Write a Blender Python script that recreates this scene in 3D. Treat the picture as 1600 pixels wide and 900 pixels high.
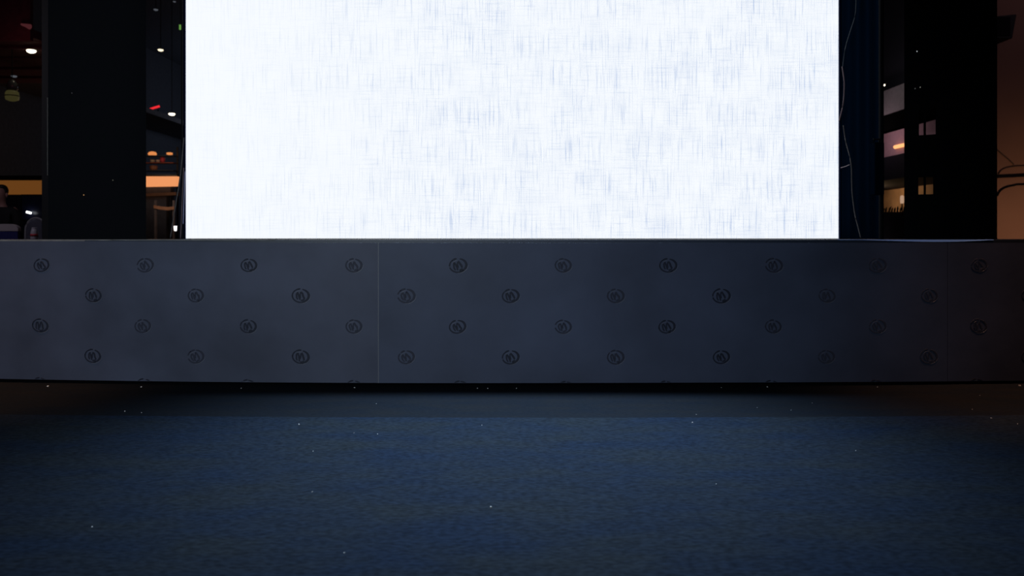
import bpy, bmesh, math, random
from mathutils import Vector, Matrix
random.seed(7)
for o in list(bpy.data.objects):
    bpy.data.objects.remove(o)
SC = bpy.context.scene
COL = SC.collection
R = math.radians

# ------------------------------------------------------------------ camera, world, large lights, exposure
F, HOR, H = 1200.0, 372.0, 0.63          # focal length in pixels of a 1600x900 frame, horizon row, eye height
cam_d = bpy.data.cameras.new('camera'); cam = bpy.data.objects.new('camera', cam_d); COL.objects.link(cam)
cam.location = (0, 0, H); cam.rotation_euler = (R(90), 0, 0)
cam_d.sensor_width = 36; cam_d.lens = 36 * F / 1600; cam_d.shift_y = -(450 - HOR) / 1600
cam_d.clip_start = 0.05; cam_d.clip_end = 200
cam_d.dof.use_dof = True; cam_d.dof.focus_distance = 3.4; cam_d.dof.aperture_fstop = 4.2
SC.camera = cam
SC.view_settings.view_transform = 'Standard'; SC.view_settings.look = 'None'
SC.view_settings.gamma = 1; SC.view_settings.exposure = 0; SC.view_settings.use_curve_mapping = False
w = bpy.data.worlds.new('night'); SC.world = w; w.use_nodes = True
w.node_tree.nodes['Background'].inputs[0].default_value = (0.55, 0.6, 1.0, 1)
w.node_tree.nodes['Background'].inputs[1].default_value = 0.0025


def light(name, typ, loc, energy, color, target=None, **kw):
    d = bpy.data.lights.new(name, typ); d.energy = energy; d.color = color
    for k, v in kw.items(): setattr(d, k, v)
    o = bpy.data.objects.new(name, d); COL.objects.link(o); o.location = loc
    if target is not None:
        o.rotation_euler = (Vector(target) - Vector(loc)).to_track_quat('-Z', 'Y').to_euler()
    return o


light('carpet_fill_spot', 'SPOT', (0.15, 4.25, 4.0), 1900, (0.55, 0.76, 1.0), (0.02, 2.50, 0), spot_size=R(38), spot_blend=1.0, shadow_soft_size=0.45)  # added overhead fill that brightens the carpet before the stage
light('far_wall_fill', 'POINT', (-11.5, 40, 6.0), 110, (0.6, 0.75, 1.0), shadow_soft_size=0.5)  # added fill to lift the dark far wall
# added unseen fills: a spot for the stage front, warm spots for the floor ends
light('front_fill_spot', 'SPOT', (-2.6, -6.5, 2.5), 1180, (0.78, 0.90, 1.0), (-0.90, 3.3, 0.95),
      spot_size=R(34), spot_blend=1.0, shadow_soft_size=0.25)
light('warm_fill_left', 'SPOT', (-2.7, 2.95, 5.0), 560, (1.0, 0.50, 0.26), (-2.3, 3.08, 0), spot_size=R(20), spot_blend=1.0, shadow_soft_size=0.2)
light('warm_fill_right', 'SPOT', (2.6, 2.85, 5.0), 560, (1.0, 0.48, 0.28), (2.1, 2.98, 0), spot_size=R(22), spot_blend=1.0, shadow_soft_size=0.2)


# ------------------------------------------------------------------ helpers
def P(px, py, Y):
    return Vector(((px - 800) / F * Y, Y, H - (py - HOR) / F * Y))


def PX(px, py, X):                       # pixel onto a plane of constant X
    Y = X * F / (px - 800)
    return P(px, py, Y)


def mat(name, col, rough=0.6, metal=0.0, var=0.0, scale=8.0, bump=0.0, bscale=30.0, emit=None, es=0.0, spec=0.5, alpha=None, trans=0.0):
    m = bpy.data.materials.new(name); m.use_nodes = True
    nt = m.node_tree; b = nt.nodes['Principled BSDF']
    b.inputs['Base Color'].default_value = (*col, 1); b.inputs['Roughness'].default_value = rough
    b.inputs['Metallic'].default_value = metal; b.inputs['Specular IOR Level'].default_value = spec
    if trans: b.inputs['Transmission Weight'].default_value = trans
    if emit: b.inputs['Emission Color'].default_value = (*emit, 1); b.inputs['Emission Strength'].default_value = es
    if var or bump:
        tc = nt.nodes.new('ShaderNodeTexCoord')
    if var:
        n = nt.nodes.new('ShaderNodeTexNoise'); n.inputs['Scale'].default_value = scale; n.inputs['Detail'].default_value = 5
        nt.links.new(tc.outputs['Object'], n.inputs['Vector'])
        mr = nt.nodes.new('ShaderNodeMapRange'); mr.inputs[1].default_value = 0.3; mr.inputs[2].default_value = 0.7
        mr.inputs[3].default_value = 1 - var; mr.inputs[4].default_value = 1 + var
        nt.links.new(n.outputs['Fac'], mr.inputs[0])
        mx = nt.nodes.new('ShaderNodeVectorMath'); mx.operation = 'SCALE'
        mx.inputs[0].default_value = col; nt.links.new(mr.outputs[0], mx.inputs['Scale'])
        nt.links.new(mx.outputs[0], b.inputs['Base Color'])
    if bump:
        n2 = nt.nodes.new('ShaderNodeTexNoise'); n2.inputs['Scale'].default_value = bscale; n2.inputs['Detail'].default_value = 3
        nt.links.new(tc.outputs['Object'], n2.inputs['Vector'])
        bp = nt.nodes.new('ShaderNodeBump'); bp.inputs['Strength'].default_value = bump; bp.inputs['Distance'].default_value = 0.02
        nt.links.new(n2.outputs['Fac'], bp.inputs['Height']); nt.links.new(bp.outputs['Normal'], b.inputs['Normal'])
    return m


class MB:
    def __init__(s): s.v = []; s.f = []; s.mi = []

    def quad(s, a, b, c, d, m=0):
        n = len(s.v); s.v += [Vector(a), Vector(b), Vector(c), Vector(d)]; s.f.append((n, n + 1, n + 2, n + 3)); s.mi.append(m)

    def hexa(s, p, m=0):                 # p: 8 corners, bottom ring 0-3 then top ring 4-7
        n = len(s.v); s.v += [Vector(q) for q in p]
        for f in ((3, 2, 1, 0), (4, 5, 6, 7), (0, 1, 5, 4), (1, 2, 6, 5), (2, 3, 7, 6), (3, 0, 4, 7)):
            s.f.append(tuple(n + i for i in f)); s.mi.append(m)

    def box(s, lo, hi, m=0):
        x0, y0, z0 = lo; x1, y1, z1 = hi
        s.hexa([(x0, y0, z0), (x1, y0, z0), (x1, y1, z0), (x0, y1, z0), (x0, y0, z1), (x1, y0, z1), (x1, y1, z1), (x0, y1, z1)], m)

    def tube(s, pts, r, seg=8, m=0, cap=True):
        pts = [Vector(p) for p in pts]; rs = r if isinstance(r, (list, tuple)) else [r] * len(pts)
        n0 = len(s.v)
        for i, p in enumerate(pts):
            t = (pts[min(i + 1, len(pts) - 1)] - pts[max(i - 1, 0)]).normalized()
            a = Vector((0, 0, 1)) if abs(t.z) < 0.9 else Vector((1, 0, 0))
            u = t.cross(a).normalized(); v = t.cross(u)
            for k in range(seg):
                an = 2 * math.pi * k / seg
                s.v.append(p + (u * math.cos(an) + v * math.sin(an)) * rs[i])
        for i in range(len(pts) - 1):
            for k in range(seg):
                a = n0 + i * seg + k; b = n0 + i * seg + (k + 1) % seg
                s.f.append((a, b, b + seg, a + seg)); s.mi.append(m)
        if cap:
            s.f.append(tuple(n0 + k for k in reversed(range(seg)))); s.mi.append(m)
            e = n0 + (len(pts) - 1) * seg
            s.f.append(tuple(e + k for k in range(seg))); s.mi.append(m)

    def lathe(s, prof, c=(0, 0, 0), seg=20, m=0):   # prof: list of (r, z)
        n0 = len(s.v)
        for r, z in prof:
            for k in range(seg):
                an = 2 * math.pi * k / seg
                s.v.append(Vector((c[0] + r * math.cos(an), c[1] + r * math.sin(an), c[2] + z)))
        for i in range(len(prof) - 1):
            for k in range(seg):
                a = n0 + i * seg + k; b = n0 + i * seg + (k + 1) % seg
                s.f.append((a, b, b + seg, a + seg)); s.mi.append(m)
        s.f.append(tuple(n0 + k for k in reversed(range(seg)))); s.mi.append(m)
        e = n0 + (len(prof) - 1) * seg
        s.f.append(tuple(e + k for k in range(seg))); s.mi.append(m)

    def mesh(s, name, mats, smooth=False):
        me = bpy.data.meshes.new(name); me.from_pydata([tuple(v) for v in s.v], [], s.f)
        for m in (mats if isinstance(mats, (list, tuple)) else [mats]): me.materials.append(m)
        for p, i in zip(me.polygons, s.mi): p.material_index = i; p.use_smooth = smooth
        me.update(); return me

    def build(s, name, mats, parent=None, smooth=False, bevel=0.0, origin=None):
        if origin is not None:
            origin = Vector(origin); s.v = [v - origin for v in s.v]
        bm_me = s.mesh(name, mats, smooth)
        bm = bmesh.new(); bm.from_mesh(bm_me); bmesh.ops.recalc_face_normals(bm, faces=bm.faces); bm.to_mesh(bm_me); bm.free()
        o = bpy.data.objects.new(name, bm_me); COL.objects.link(o)
        if origin is not None: o.location = origin
        if parent is not None: o.parent = parent
        if bevel:
            b = o.modifiers.new('bevel', 'BEVEL'); b.width = bevel; b.segments = 2; b.limit_method = 'ANGLE'
        return o


def one_box(lo, hi):
    m = MB(); m.box(lo, hi); return m


def tag(o, label=None, cat=None, group=None, kind=None):
    if label: o['label'] = label
    if cat: o['category'] = cat
    if group: o['group'] = group
    if kind: o['kind'] = kind
    return o


def empty(name, loc, label, cat, group=None, rz=0):
    o = bpy.data.objects.new(name, None); COL.objects.link(o); o.location = loc; o.rotation_euler.z = rz
    o.empty_display_size = 0.1
    return tag(o, label, cat, group)


# ------------------------------------------------------------------ materials
M = {}
M['panel'] = mat('film_faced_board', (0.070, 0.081, 0.128), 0.5, var=0.22, scale=3.2, bump=0.10, bscale=5.0, spec=0.25)
M['panel2'] = mat('film_faced_board_second', (0.066, 0.082, 0.138), 0.5, var=0.20, scale=2.8, bump=0.10, bscale=5.0, spec=0.25)
M['emblem_dark'] = mat('emblem_ink', (0.020, 0.024, 0.042), 0.5, spec=0.2)
M['emblem_mid'] = mat('emblem_ink_worn', (0.034, 0.038, 0.062), 0.5, spec=0.2)
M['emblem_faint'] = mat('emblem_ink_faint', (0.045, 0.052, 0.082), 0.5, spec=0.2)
M['emblem_glint'] = mat('emblem_painted_glint', (0.125, 0.135, 0.18), 0.4)  # pale tone painted as rim highlights on the emblems
M['seam'] = mat('board_edge', (0.16, 0.17, 0.20), 0.5)
M['deck'] = mat('deck_black', (0.018, 0.022, 0.034), 0.5, var=0.2)
M['deck_edge'] = mat('deck_edge_navy', (0.020, 0.030, 0.055), 0.45)
M['tape'] = mat('tape_lit_edge_grey', (0.17, 0.17, 0.175), 0.7, var=0.35, scale=18)
M['shine'] = mat('painted_blue_reflection', (0.9, 1.0, 1.6), 0.25)  # blue colour stands in for a reflection on the deck edge
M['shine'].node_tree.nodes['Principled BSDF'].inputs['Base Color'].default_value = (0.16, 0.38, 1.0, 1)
M['frame'] = mat('screen_frame_halo_blue', (0.03, 0.05, 0.16), 0.35)  # navy colour stands in for the blue halo round the screen
M['black'] = mat('matt_black', (0.006, 0.006, 0.008), 0.8, spec=0.1)
M['blackcloth'] = mat('black_cloth', (0.009, 0.010, 0.013), 0.9, spec=0.05)
M['curtain'] = mat('black_curtain_cloth', (0.0009, 0.0042, 0.0108), 0.95, spec=0.0)
M['curtain_glow_blue'] = mat('curtain_cloth_painted_glow', (0.004, 0.016, 0.060), 0.95, spec=0.0)  # bluer, lighter copy of the curtain cloth with screen glow painted in
M['metal'] = mat('grey_metal', (0.35, 0.33, 0.32), 0.35, metal=0.9)
M['darkmetal'] = mat('dark_metal', (0.04, 0.04, 0.045), 0.45, metal=0.6)
M['trim'] = mat('edge_highlight_grey', (0.09, 0.085, 0.08), .5)  # grey put in as the highlight on the tower edge
M['cable_pink'] = mat('pink_cable', (0.20, 0.13, 0.15), 0.5)
M['cable_blue'] = mat('blue_grey_cable', (0.025, 0.04, 0.06), 0.5)
M['cable_grey'] = mat('grey_cable', (0.06, 0.052, 0.055), 0.5)
M['white'] = mat('white_plastic', (0.75, 0.74, 0.74), 0.5)
M['paper'] = mat('white_paper', (0.85, 0.85, 0.85), 0.7)


# LED picture: bluish white with a fine woven pattern of lines
def screen_mat():
    m = bpy.data.materials.new('led_picture'); m.use_nodes = True; nt = m.node_tree
    nt.nodes.clear(); L = nt.links
    out = nt.nodes.new('ShaderNodeOutputMaterial'); em = nt.nodes.new('ShaderNodeEmission')
    tc = nt.nodes.new('ShaderNodeTexCoord')

    def noise(sx, sz, detail, off=0.0):
        mp = nt.nodes.new('ShaderNodeMapping'); mp.inputs['Scale'].default_value = (sx, 1, sz); mp.inputs['Location'].default_value = (off, off, off)
        L.new(tc.outputs['Object'], mp.inputs['Vector'])
        n = nt.nodes.new('ShaderNodeTexNoise'); n.inputs['Scale'].default_value = 1; n.inputs['Detail'].default_value = detail
        L.new(mp.outputs[0], n.inputs['Vector']); return n.outputs['Fac']

    def rng(x, a, b, c, d):
        r = nt.nodes.new('ShaderNodeMapRange'); L.new(x, r.inputs[0])
        for i, v in enumerate((a, b, c, d)): r.inputs[i + 1].default_value = v
        return r.outputs[0]

    def mth(op, a, b):
        q = nt.nodes.new('ShaderNodeMath'); q.operation = op
        for i, v in enumerate((a, b)):
            if isinstance(v, (int, float)): q.inputs[i].default_value = v
            else: L.new(v, q.inputs[i])
        return q.outputs[0]
    vert = rng(noise(150, 4.5, 2), 0.53, 0.73, 0.0, 1.1)
    horz = rng(noise(5, 150, 2, 7), 0.52, 0.76, 0.0, 0.5)
    blot = rng(noise(3.2, 2.4, 3, 3), 0.30, 0.70, 0.35, 0.95)
    cloud = rng(noise(7, 7, 4, 11), 0.42, 0.72, 0.0, 1.0); grain = rng(noise(170, 170, 1, 5), 0.5, 0.8, 0.0, 0.5)
    sep = nt.nodes.new('ShaderNodeSeparateXYZ'); L.new(tc.outputs['Object'], sep.inputs[0])
    side = rng(sep.outputs[0], -1.9, -0.2, 0.2, 0.9)
    k = mth('MULTIPLY', mth('ADD', mth('ADD', mth('ADD', vert, grain), horz), mth('MULTIPLY', cloud, 0.25)), mth('MULTIPLY', blot, side))
    mix = nt.nodes.new('ShaderNodeMix'); mix.data_type = 'RGBA'
    L.new(mth('MINIMUM', k, 1.0), mix.inputs[0])
    mix.inputs[6].default_value = (0.945, 0.98, 1.02, 1); mix.inputs[7].default_value = (0.46, 0.57, 0.80, 1)
    L.new(mix.outputs[2], em.inputs[0]); em.inputs[1].default_value = 1.0
    L.new(em.outputs[0], out.inputs[0]); return m


M['screen'] = screen_mat()


# dark blue needle-felt carpet with patches, and the brown floor below
def carpet_mat(name, base, patch, speck, s1, amount):
    m = bpy.data.materials.new(name); m.use_nodes = True; nt = m.node_tree; L = nt.links; b = nt.nodes['Principled BSDF']
    b.inputs['Roughness'].default_value = 0.85; b.inputs['Specular IOR Level'].default_value = 0.03
    tc = nt.nodes.new('ShaderNodeTexCoord')
    mp = nt.nodes.new('ShaderNodeMapping'); mp.inputs['Scale'].default_value = (1.0, 2.2, 1); L.new(tc.outputs['Object'], mp.inputs[0])
    n = nt.nodes.new('ShaderNodeTexNoise'); n.inputs['Scale'].default_value = s1; n.inputs['Detail'].default_value = 8; n.inputs['Roughness'].default_value = 0.62
    L.new(mp.outputs[0], n.inputs['Vector'])
    n2 = nt.nodes.new('ShaderNodeTexNoise'); n2.inputs['Scale'].default_value = 60; n2.inputs['Detail'].default_value = 4
    L.new(mp.outputs[0], n2.inputs['Vector'])
    r = nt.nodes.new('ShaderNodeMapRange'); r.inputs[1].default_value = 0.36; r.inputs[2].default_value = 0.64; L.new(n.outputs['Fac'], r.inputs[0])
    mx = nt.nodes.new('ShaderNodeMix'); mx.data_type = 'RGBA'; L.new(r.outputs[0], mx.inputs[0])
    mx.inputs[6].default_value = (*base, 1); mx.inputs[7].default_value = (*patch, 1)
    r2 = nt.nodes.new('ShaderNodeMapRange'); r2.inputs[1].default_value = 0.3; r2.inputs[2].default_value = 0.72
    r2.inputs[3].default_value = 1 - amount; r2.inputs[4].default_value = 1 + amount; L.new(n2.outputs['Fac'], r2.inputs[0])
    sc = nt.nodes.new('ShaderNodeVectorMath'); sc.operation = 'SCALE'; L.new(mx.outputs[2], sc.inputs[0]); L.new(r2.outputs[0], sc.inputs['Scale'])
    L.new(sc.outputs[0], b.inputs['Base Color'])
    bp = nt.nodes.new('ShaderNodeBump'); bp.inputs['Strength'].default_value = 0.2; bp.inputs['Distance'].default_value = 0.006
    L.new(n2.outputs['Fac'], bp.inputs['Height']); L.new(bp.outputs[0], b.inputs['Normal'])
    return m


M['carpet'] = carpet_mat('blue_carpet', (0.0098, 0.0170, 0.0330), (0.0150, 0.0200, 0.0262), None, 2.4, 0.45)
M['floor'] = carpet_mat('brown_floor', (0.0085, 0.0115, 0.017), (0.0115, 0.013, 0.016), None, 5.0, 0.2)

# ------------------------------------------------------------------ the setting
D = 3.27


def front_y(x): return D + 0.0165 * (x - 0.2) ** 2


tag(one_box((-32, -9, -0.2), (32, 48, 0)).build('floor', M['floor']), 'dark brown hall floor showing as a strip below the stage front', 'floor', kind='structure')

m = MB(); N = 48; T = 0.004
xs = [-4.5 + 9.0 * i / N for i in range(N + 1)]


def mat_y(x): return 2.681 + 0.0135 * (x - 0.1) ** 2


for i in range(N):
    a, b = xs[i], xs[i + 1]; ya, yb = mat_y(a), mat_y(b)
    m.quad((a, -4, T), (b, -4, T), (b, yb - .008, T + .001), (a, ya - .008, T + .001))
    m.quad((a, ya - .008, T + .001), (b, yb - .008, T + .001), (b, yb, T - .001), (a, ya, T - .001))
    m.quad((a, ya, T - .001), (b, yb, T - .001), (b, yb, 0.0005), (a, ya, 0.0005))
    m.quad((a, -4, 0.0005), (a, ya, 0.0005), (b, yb, 0.0005), (b, -4, 0.0005))
m.quad((-4.5, -4, .0005), (4.5, -4, .0005), (4.5, -4, T), (-4.5, -4, T))
tag(m.build('carpet', M['carpet']), 'dark blue felt carpet with a raised edge covering the floor before the stage', 'carpet')

# ------------------------------------------------------------------ stage
ZD = 0.623
stage = empty('stage', (0, 4.3, 0), 'low stage clad in dark grey boards printed with round emblems', 'stage')
stage_inv = Matrix.Translation((0, -4.3, 0))


def spart(mb, name, mats, smooth=False, bevel=0.0):
    mb.v = [stage_inv @ v for v in mb.v]; return mb.build(name, mats, stage, smooth, bevel)


m = MB(); SX0, SX1 = -3.35, 4.2; N = 40
for i in range(N):                        # deck board, front edge follows the curve
    a = SX0 + (SX1 - SX0) * i / N; b = SX0 + (SX1 - SX0) * (i + 1) / N
    ya, yb = front_y(a) + .006, front_y(b) + .006; YB = 5.6
    m.quad((a, ya, ZD), (b, yb, ZD), (b, YB, ZD), (a, YB, ZD))
    m.quad((a, ya, ZD - .022), (a, YB, ZD - .022), (b, YB, ZD - .022), (b, yb, ZD - .022))
    m.quad((a, YB, ZD - .022), (a, YB, ZD), (b, YB, ZD), (b, YB, ZD - .022))
    m.quad((a, ya, ZD - .022), (b, yb, ZD - .022), (b, yb, ZD), (a, ya, ZD), 1)
m.quad((SX0, front_y(SX0) + .006, ZD - .022), (SX0, front_y(SX0) + .006, ZD), (SX0, 5.6, ZD), (SX0, 5.6, ZD - .022))
m.quad((SX1, front_y(SX1) + .006, ZD - .022), (SX1, 5.6, ZD - .022), (SX1, 5.6, ZD), (SX1, front_y(SX1) + .006, ZD))
spart(m, 'deck', [M['deck'], M['deck_edge']])
for lx in (-3.2, -1.6, 0.0, 1.6, 3.2):
    for ly in (3.7, 5.4):
        spart(one_box((lx - .03, ly - .03, 0), (lx + .03, ly + .03, ZD - .022)), 'leg', M['darkmetal'])
spart(one_box((SX0 + .02, 5.5, 0), (SX1 - .02, 5.53, ZD - .022)), 'back_board', M['black'])
spart(one_box((SX0, 3.6, 0), (SX0 + .02, 5.5, ZD - .022)), 'side_board', M['black'])
spart(one_box((SX1 - .02, 3.7, 0), (SX1, 5.5, ZD - .022)), 'side_board', M['black'])

# front boards: 2.44 m sheets bent along the gentle curve
TH = 0.012
bounds = [(-3.007, -0.569), (-0.567, 1.872), (1.874, 4.2)]


def ztop(x): return 0.6095 + (0.007 * min(1, max(0, (-0.9 - x) / 0.9)))


def zbot(x): return 0.0145 + 0.0015 * math.sin(x * 1.7 + .4)


panels = []
for bi, (a0, b0) in enumerate(bounds):
    m = MB(); N = 28; lift = 0.0015 if bi == 1 else 0.0
    for i in range(N):
        a = a0 + (b0 - a0) * i / N; b = a0 + (b0 - a0) * (i + 1) / N
        fa, fb = front_y(a) - TH - lift, front_y(b) - TH - lift
        za, zb, ta, tb = zbot(a), zbot(b), ztop(a), ztop(b)
        m.quad((a, fa, za), (b, fb, zb), (b, fb, tb), (a, fa, ta))
        m.quad((a, fa + TH, za), (a, fa + TH, ta), (b, fb + TH, tb), (b, fb + TH, zb))
        m.quad((a, fa, ta), (b, fb, tb), (b, fb + TH, tb), (a, fa + TH, ta), 1)
        m.quad((a, fa, za), (a, fa + TH, za), (b, fb + TH, zb), (b, fb, zb), 1)
    for x in (a0, b0):
        f = front_y(x) - TH - lift
        m.quad((x, f, zbot(x)), (x, f, ztop(x)), (x, f + TH, ztop(x)), (x, f + TH, zbot(x)), 1)
    bpy_p = spart(m, 'front_panel', [M['panel'] if bi == 0 else M['panel2'], M['seam'] if bi < 2 else M['black']])
    tag(bpy_p, ['dark grey board with emblems left of the seam', 'dark blue-grey board with emblems right of the seam', 'dim dark board at the right end of the stage front'][bi])
    panels.append((a0, b0, lift, bpy_p))

m = MB(); fy = front_y(-.568) - TH - .0022; m.box((-.5695, fy, zbot(-.568)), (-.5668, fy + .002, ztop(-.568))); tag(spart(m, 'seam_strip', M['seam']), 'thin pale line of the joint between two boards')
# dusty tape and painted lit edge at left, painted blue reflection at right
m = MB()
lip = [(-3.0 + i * .06) for i in range(34)]
for a, b in zip(lip, lip[1:]):
    h = 0.0105 if a < -1.86 else 0.0035  # the thin stretch draws the lit deck edge in grey
    h *= random.uniform(0.75, 1.1)
    ya, yb = front_y(a) + .004, front_y(b) + .004
    m.hexa([(a, ya, ZD - h), (b, yb, ZD - h), (b, yb + .03, ZD - h), (a, ya + .03, ZD - h), (a, ya, ZD + .0008), (b, yb, ZD + .0008), (b, yb + .03, ZD + .0008), (a, ya + .03, ZD + .0008)])
tag(spart(m, 'tape_lit_edge', M['tape']), 'dusty grey tape and painted lit edge along the left of the deck')
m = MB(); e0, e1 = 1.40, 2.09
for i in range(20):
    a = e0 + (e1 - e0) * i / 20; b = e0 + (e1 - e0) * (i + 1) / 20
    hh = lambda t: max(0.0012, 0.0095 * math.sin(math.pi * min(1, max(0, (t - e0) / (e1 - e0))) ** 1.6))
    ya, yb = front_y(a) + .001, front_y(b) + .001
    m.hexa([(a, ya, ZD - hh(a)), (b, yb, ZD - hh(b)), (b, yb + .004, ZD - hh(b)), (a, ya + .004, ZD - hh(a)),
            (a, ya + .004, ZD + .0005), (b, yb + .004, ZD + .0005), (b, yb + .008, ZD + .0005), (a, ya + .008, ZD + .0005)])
tag(spart(m, 'edge_reflection', M['shine']), 'blue strip painted as a reflection on the right deck edge')


# emblem: open oval ring, heavier on the right, with slanting letter strokes inside
def ribbon(mb, pts, ws, h=0.0006, m=0):
    n = len(pts)
    off = []
    for i in range(n):
        a = Vector(pts[max(i - 1, 0)]); b = Vector(pts[min(i + 1, n - 1)])
        t = (b - a).normalized(); off.append(Vector((-t.y, t.x)) * ws[i] * .5)
    base = len(mb.v)
    for i in range(n):
        p = Vector(pts[i])
        for q, y in ((p + off[i], 0.0), (p + off[i] * .7, -h), (p - off[i] * .7, -h), (p - off[i], 0.0)):
            mb.v.append(Vector((q.x, y, q.y)))
    for i in range(n - 1):
        for k in range(3):
            a = base + i * 4 + k; mb.f.append((a, a + 1, a + 5, a + 4)); mb.mi.append(m)
    for e in (base, base + (n - 1) * 4):
        mb.f.append((e, e + 1, e + 2, e + 3)); mb.mi.append(m)


def emblem_mesh(seed):
    rnd = random.Random(seed); mb = MB(); j = lambda s: rnd.uniform(-s, s)
    rx, ry = 0.0335 + j(.001), 0.0265 + j(.001)
    g = 96 + j(8)
    # right and bottom sweep
    def arc(a0, a1, w0, w1, w2, n=18, k=1.0, m=0, dx=0, dy=0):
        pts, ws = [], []
        for i in range(n + 1):
            t = i / n; an = R(a0 + (a1 - a0) * t)
            pts.append((rx * k * math.cos(an) + dx, ry * k * math.sin(an) + dy))
            ws.append((w0 * (1 - t) ** 2 + 2 * w1 * t * (1 - t) + w2 * t * t))
        ribbon(mb, pts, ws, m=m)
    arc(g - 14, -72 + j(14), .004, .0145, .004, k=.94)
    arc(-60 + j(10), -178 + j(14), .0045, .0065, .0055, k=1.0)
    arc(-182 + j(10), -232 + j(10), .0055, .006, .004, 8)
    arc(-228 + j(6), -266 + j(4), .0025, .0095, .005, 8, k=1.0)
    # painted pale glint along the outer lower right and the inner upper left
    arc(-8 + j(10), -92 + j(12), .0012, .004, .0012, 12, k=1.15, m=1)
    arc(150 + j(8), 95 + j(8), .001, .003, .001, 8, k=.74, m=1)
    # letter strokes
    def stroke(pl, wd): ribbon(mb, [(x * 1.15 + j(.0014), z * 1.12 + j(.0014)) for x, z in pl], [wd * (.8 + .4 * math.sin(math.pi * (i + .5) / len(pl))) for i in range(len(pl))])
    stroke([(-.014, .011), (-.0165, .002), (-.015, -.008), (-.010, -.015)], .0055)
    stroke([(-.013, .012), (-.008, .003), (-.005, -.007), (-.003, -.0165)], .0062)
    stroke([(-.001, .013), (-.002, .003), (-.001, -.008)], .0045)
    stroke([(.000, .014), (.005, .006), (.010, -.003), (.013, -.011)], .0070)
    stroke([(.001, -.0185), (.007, -.0165), (.014, -.014)], .0055)
    return mb.mesh('emblem', [M[('emblem_dark', 'emblem_mid', 'emblem_dark', 'emblem_mid', 'emblem_dark', 'emblem_mid', 'emblem_faint', 'emblem_faint')[seed]], M['emblem_glint']])


variants = [emblem_mesh(s) for s in range(8)]
rows = [(414, [65, 227, 389, 553, 716, 880, 1044, 1209, 1371, 1530]),
        (461, [146, 306, 470, 635, 798, 962, 1127, 1292, 1452, 1609]),
        (508.5, [63, 223, 388, 553, 715, 880, 1042, 1208, 1371, 1529]),
        (555.5, [145, 306, 470, 635, 798, 962, 1127, 1291, 1451]),
        (603, [62, 225, 387, 553, 719, 884, 1040, 1205, 1368, 1526]),
        (414, [-98, -261, 1693, 1856, 2019, 2182]), (508.5, [-98, -261, 1693, 1856, 2019, 2182]), (461, [-17, -180, 1772, 1935, 2098]), (555.5, [-17, -180, 1609, 1772, 1935, 2098])]


def on_front(px, py, lift):
    y = D
    for _ in range(8):
        x = (px - 800) / F * y; y = front_y(x) - TH - lift
    return x, y


k = 0
for py, pxs in rows:
    for px in pxs:
        x, y = on_front(px, py, 0)
        for a0, b0, lift, po in panels:
            if a0 <= x <= b0:
                rr = 2.6 * max(0, 1 - ((px - 860) / 800) ** 2)
                z = H - (py + rr * (py - 372) / 190 - HOR) / F * (y if -60 < px < 1660 else front_y(-2.19) - TH)
                ang = math.atan(2 * .0165 * (x - .2))
                if z < 0.035:                       # lowest row is cut by the board's edge
                    z = max(z, -0.004)
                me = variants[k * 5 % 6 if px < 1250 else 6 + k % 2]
                if py > 600:
                    bm = bmesh.new(); bm.from_mesh(me)
                    bmesh.ops.bisect_plane(bm, geom=bm.verts[:] + bm.edges[:] + bm.faces[:], plane_co=(0, 0, zbot(x) + .0015 - z), plane_no=(0, 0, -1), clear_outer=True)
                    me = bpy.data.meshes.new('emblem'); bm.to_mesh(me); bm.free()
                    for mm in (M['emblem_dark'], M['emblem_glint']): me.materials.append(mm)
                o = bpy.data.objects.new('emblem', me); COL.objects.link(o); o.parent = po
                o.location = Vector((x, y - lift - .0002, z)) - Vector((0, 4.3, 0)); o.rotation_euler = (0, R(random.uniform(-14, 10)) if py < 600 else 0, ang)
                sc_ = random.uniform(1.0, 1.09); o.scale = (sc_, 1, sc_) if py < 600 else (1, 1, 1)
                k += 1

# ------------------------------------------------------------------ LED screen
YS = 4.78
x0, x1 = (290.5 - 800) / F * YS, (1310 - 800) / F * YS
scr = empty('led_screen', (0, YS, ZD + .0005), 'huge glowing white video screen standing on the stage', 'screen')
SH = 3.05
m = MB(); m.box((x0, 0.0, .004), (x1, .03, SH)); d = m.build('display', M['screen'], scr); tag(d, 'glowing bluish-white picture with a fine woven pattern')
m = MB(); m.box((x0 + .01, .031, .0), (x1 - .01, .09, SH - .01)); m.build('rear_housing', M['black'], scr)
for a, b in ((x0 - .013, x0 - .001), (x1 + .001, x1 + .010)):
    one_box((a, -.004, .0), (b, .08, SH)).build('side_frame_halo', M['frame'], scr)
for bx in (-1.6, 0, 1.6):
    mm = MB(); mm.tube([(bx, .12, .001), (bx, .12, SH)], .025); mm.tube([(bx, .13, SH * .7), (bx, .70, .05)], .02); mm.build('support', M['darkmetal'], scr)


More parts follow.
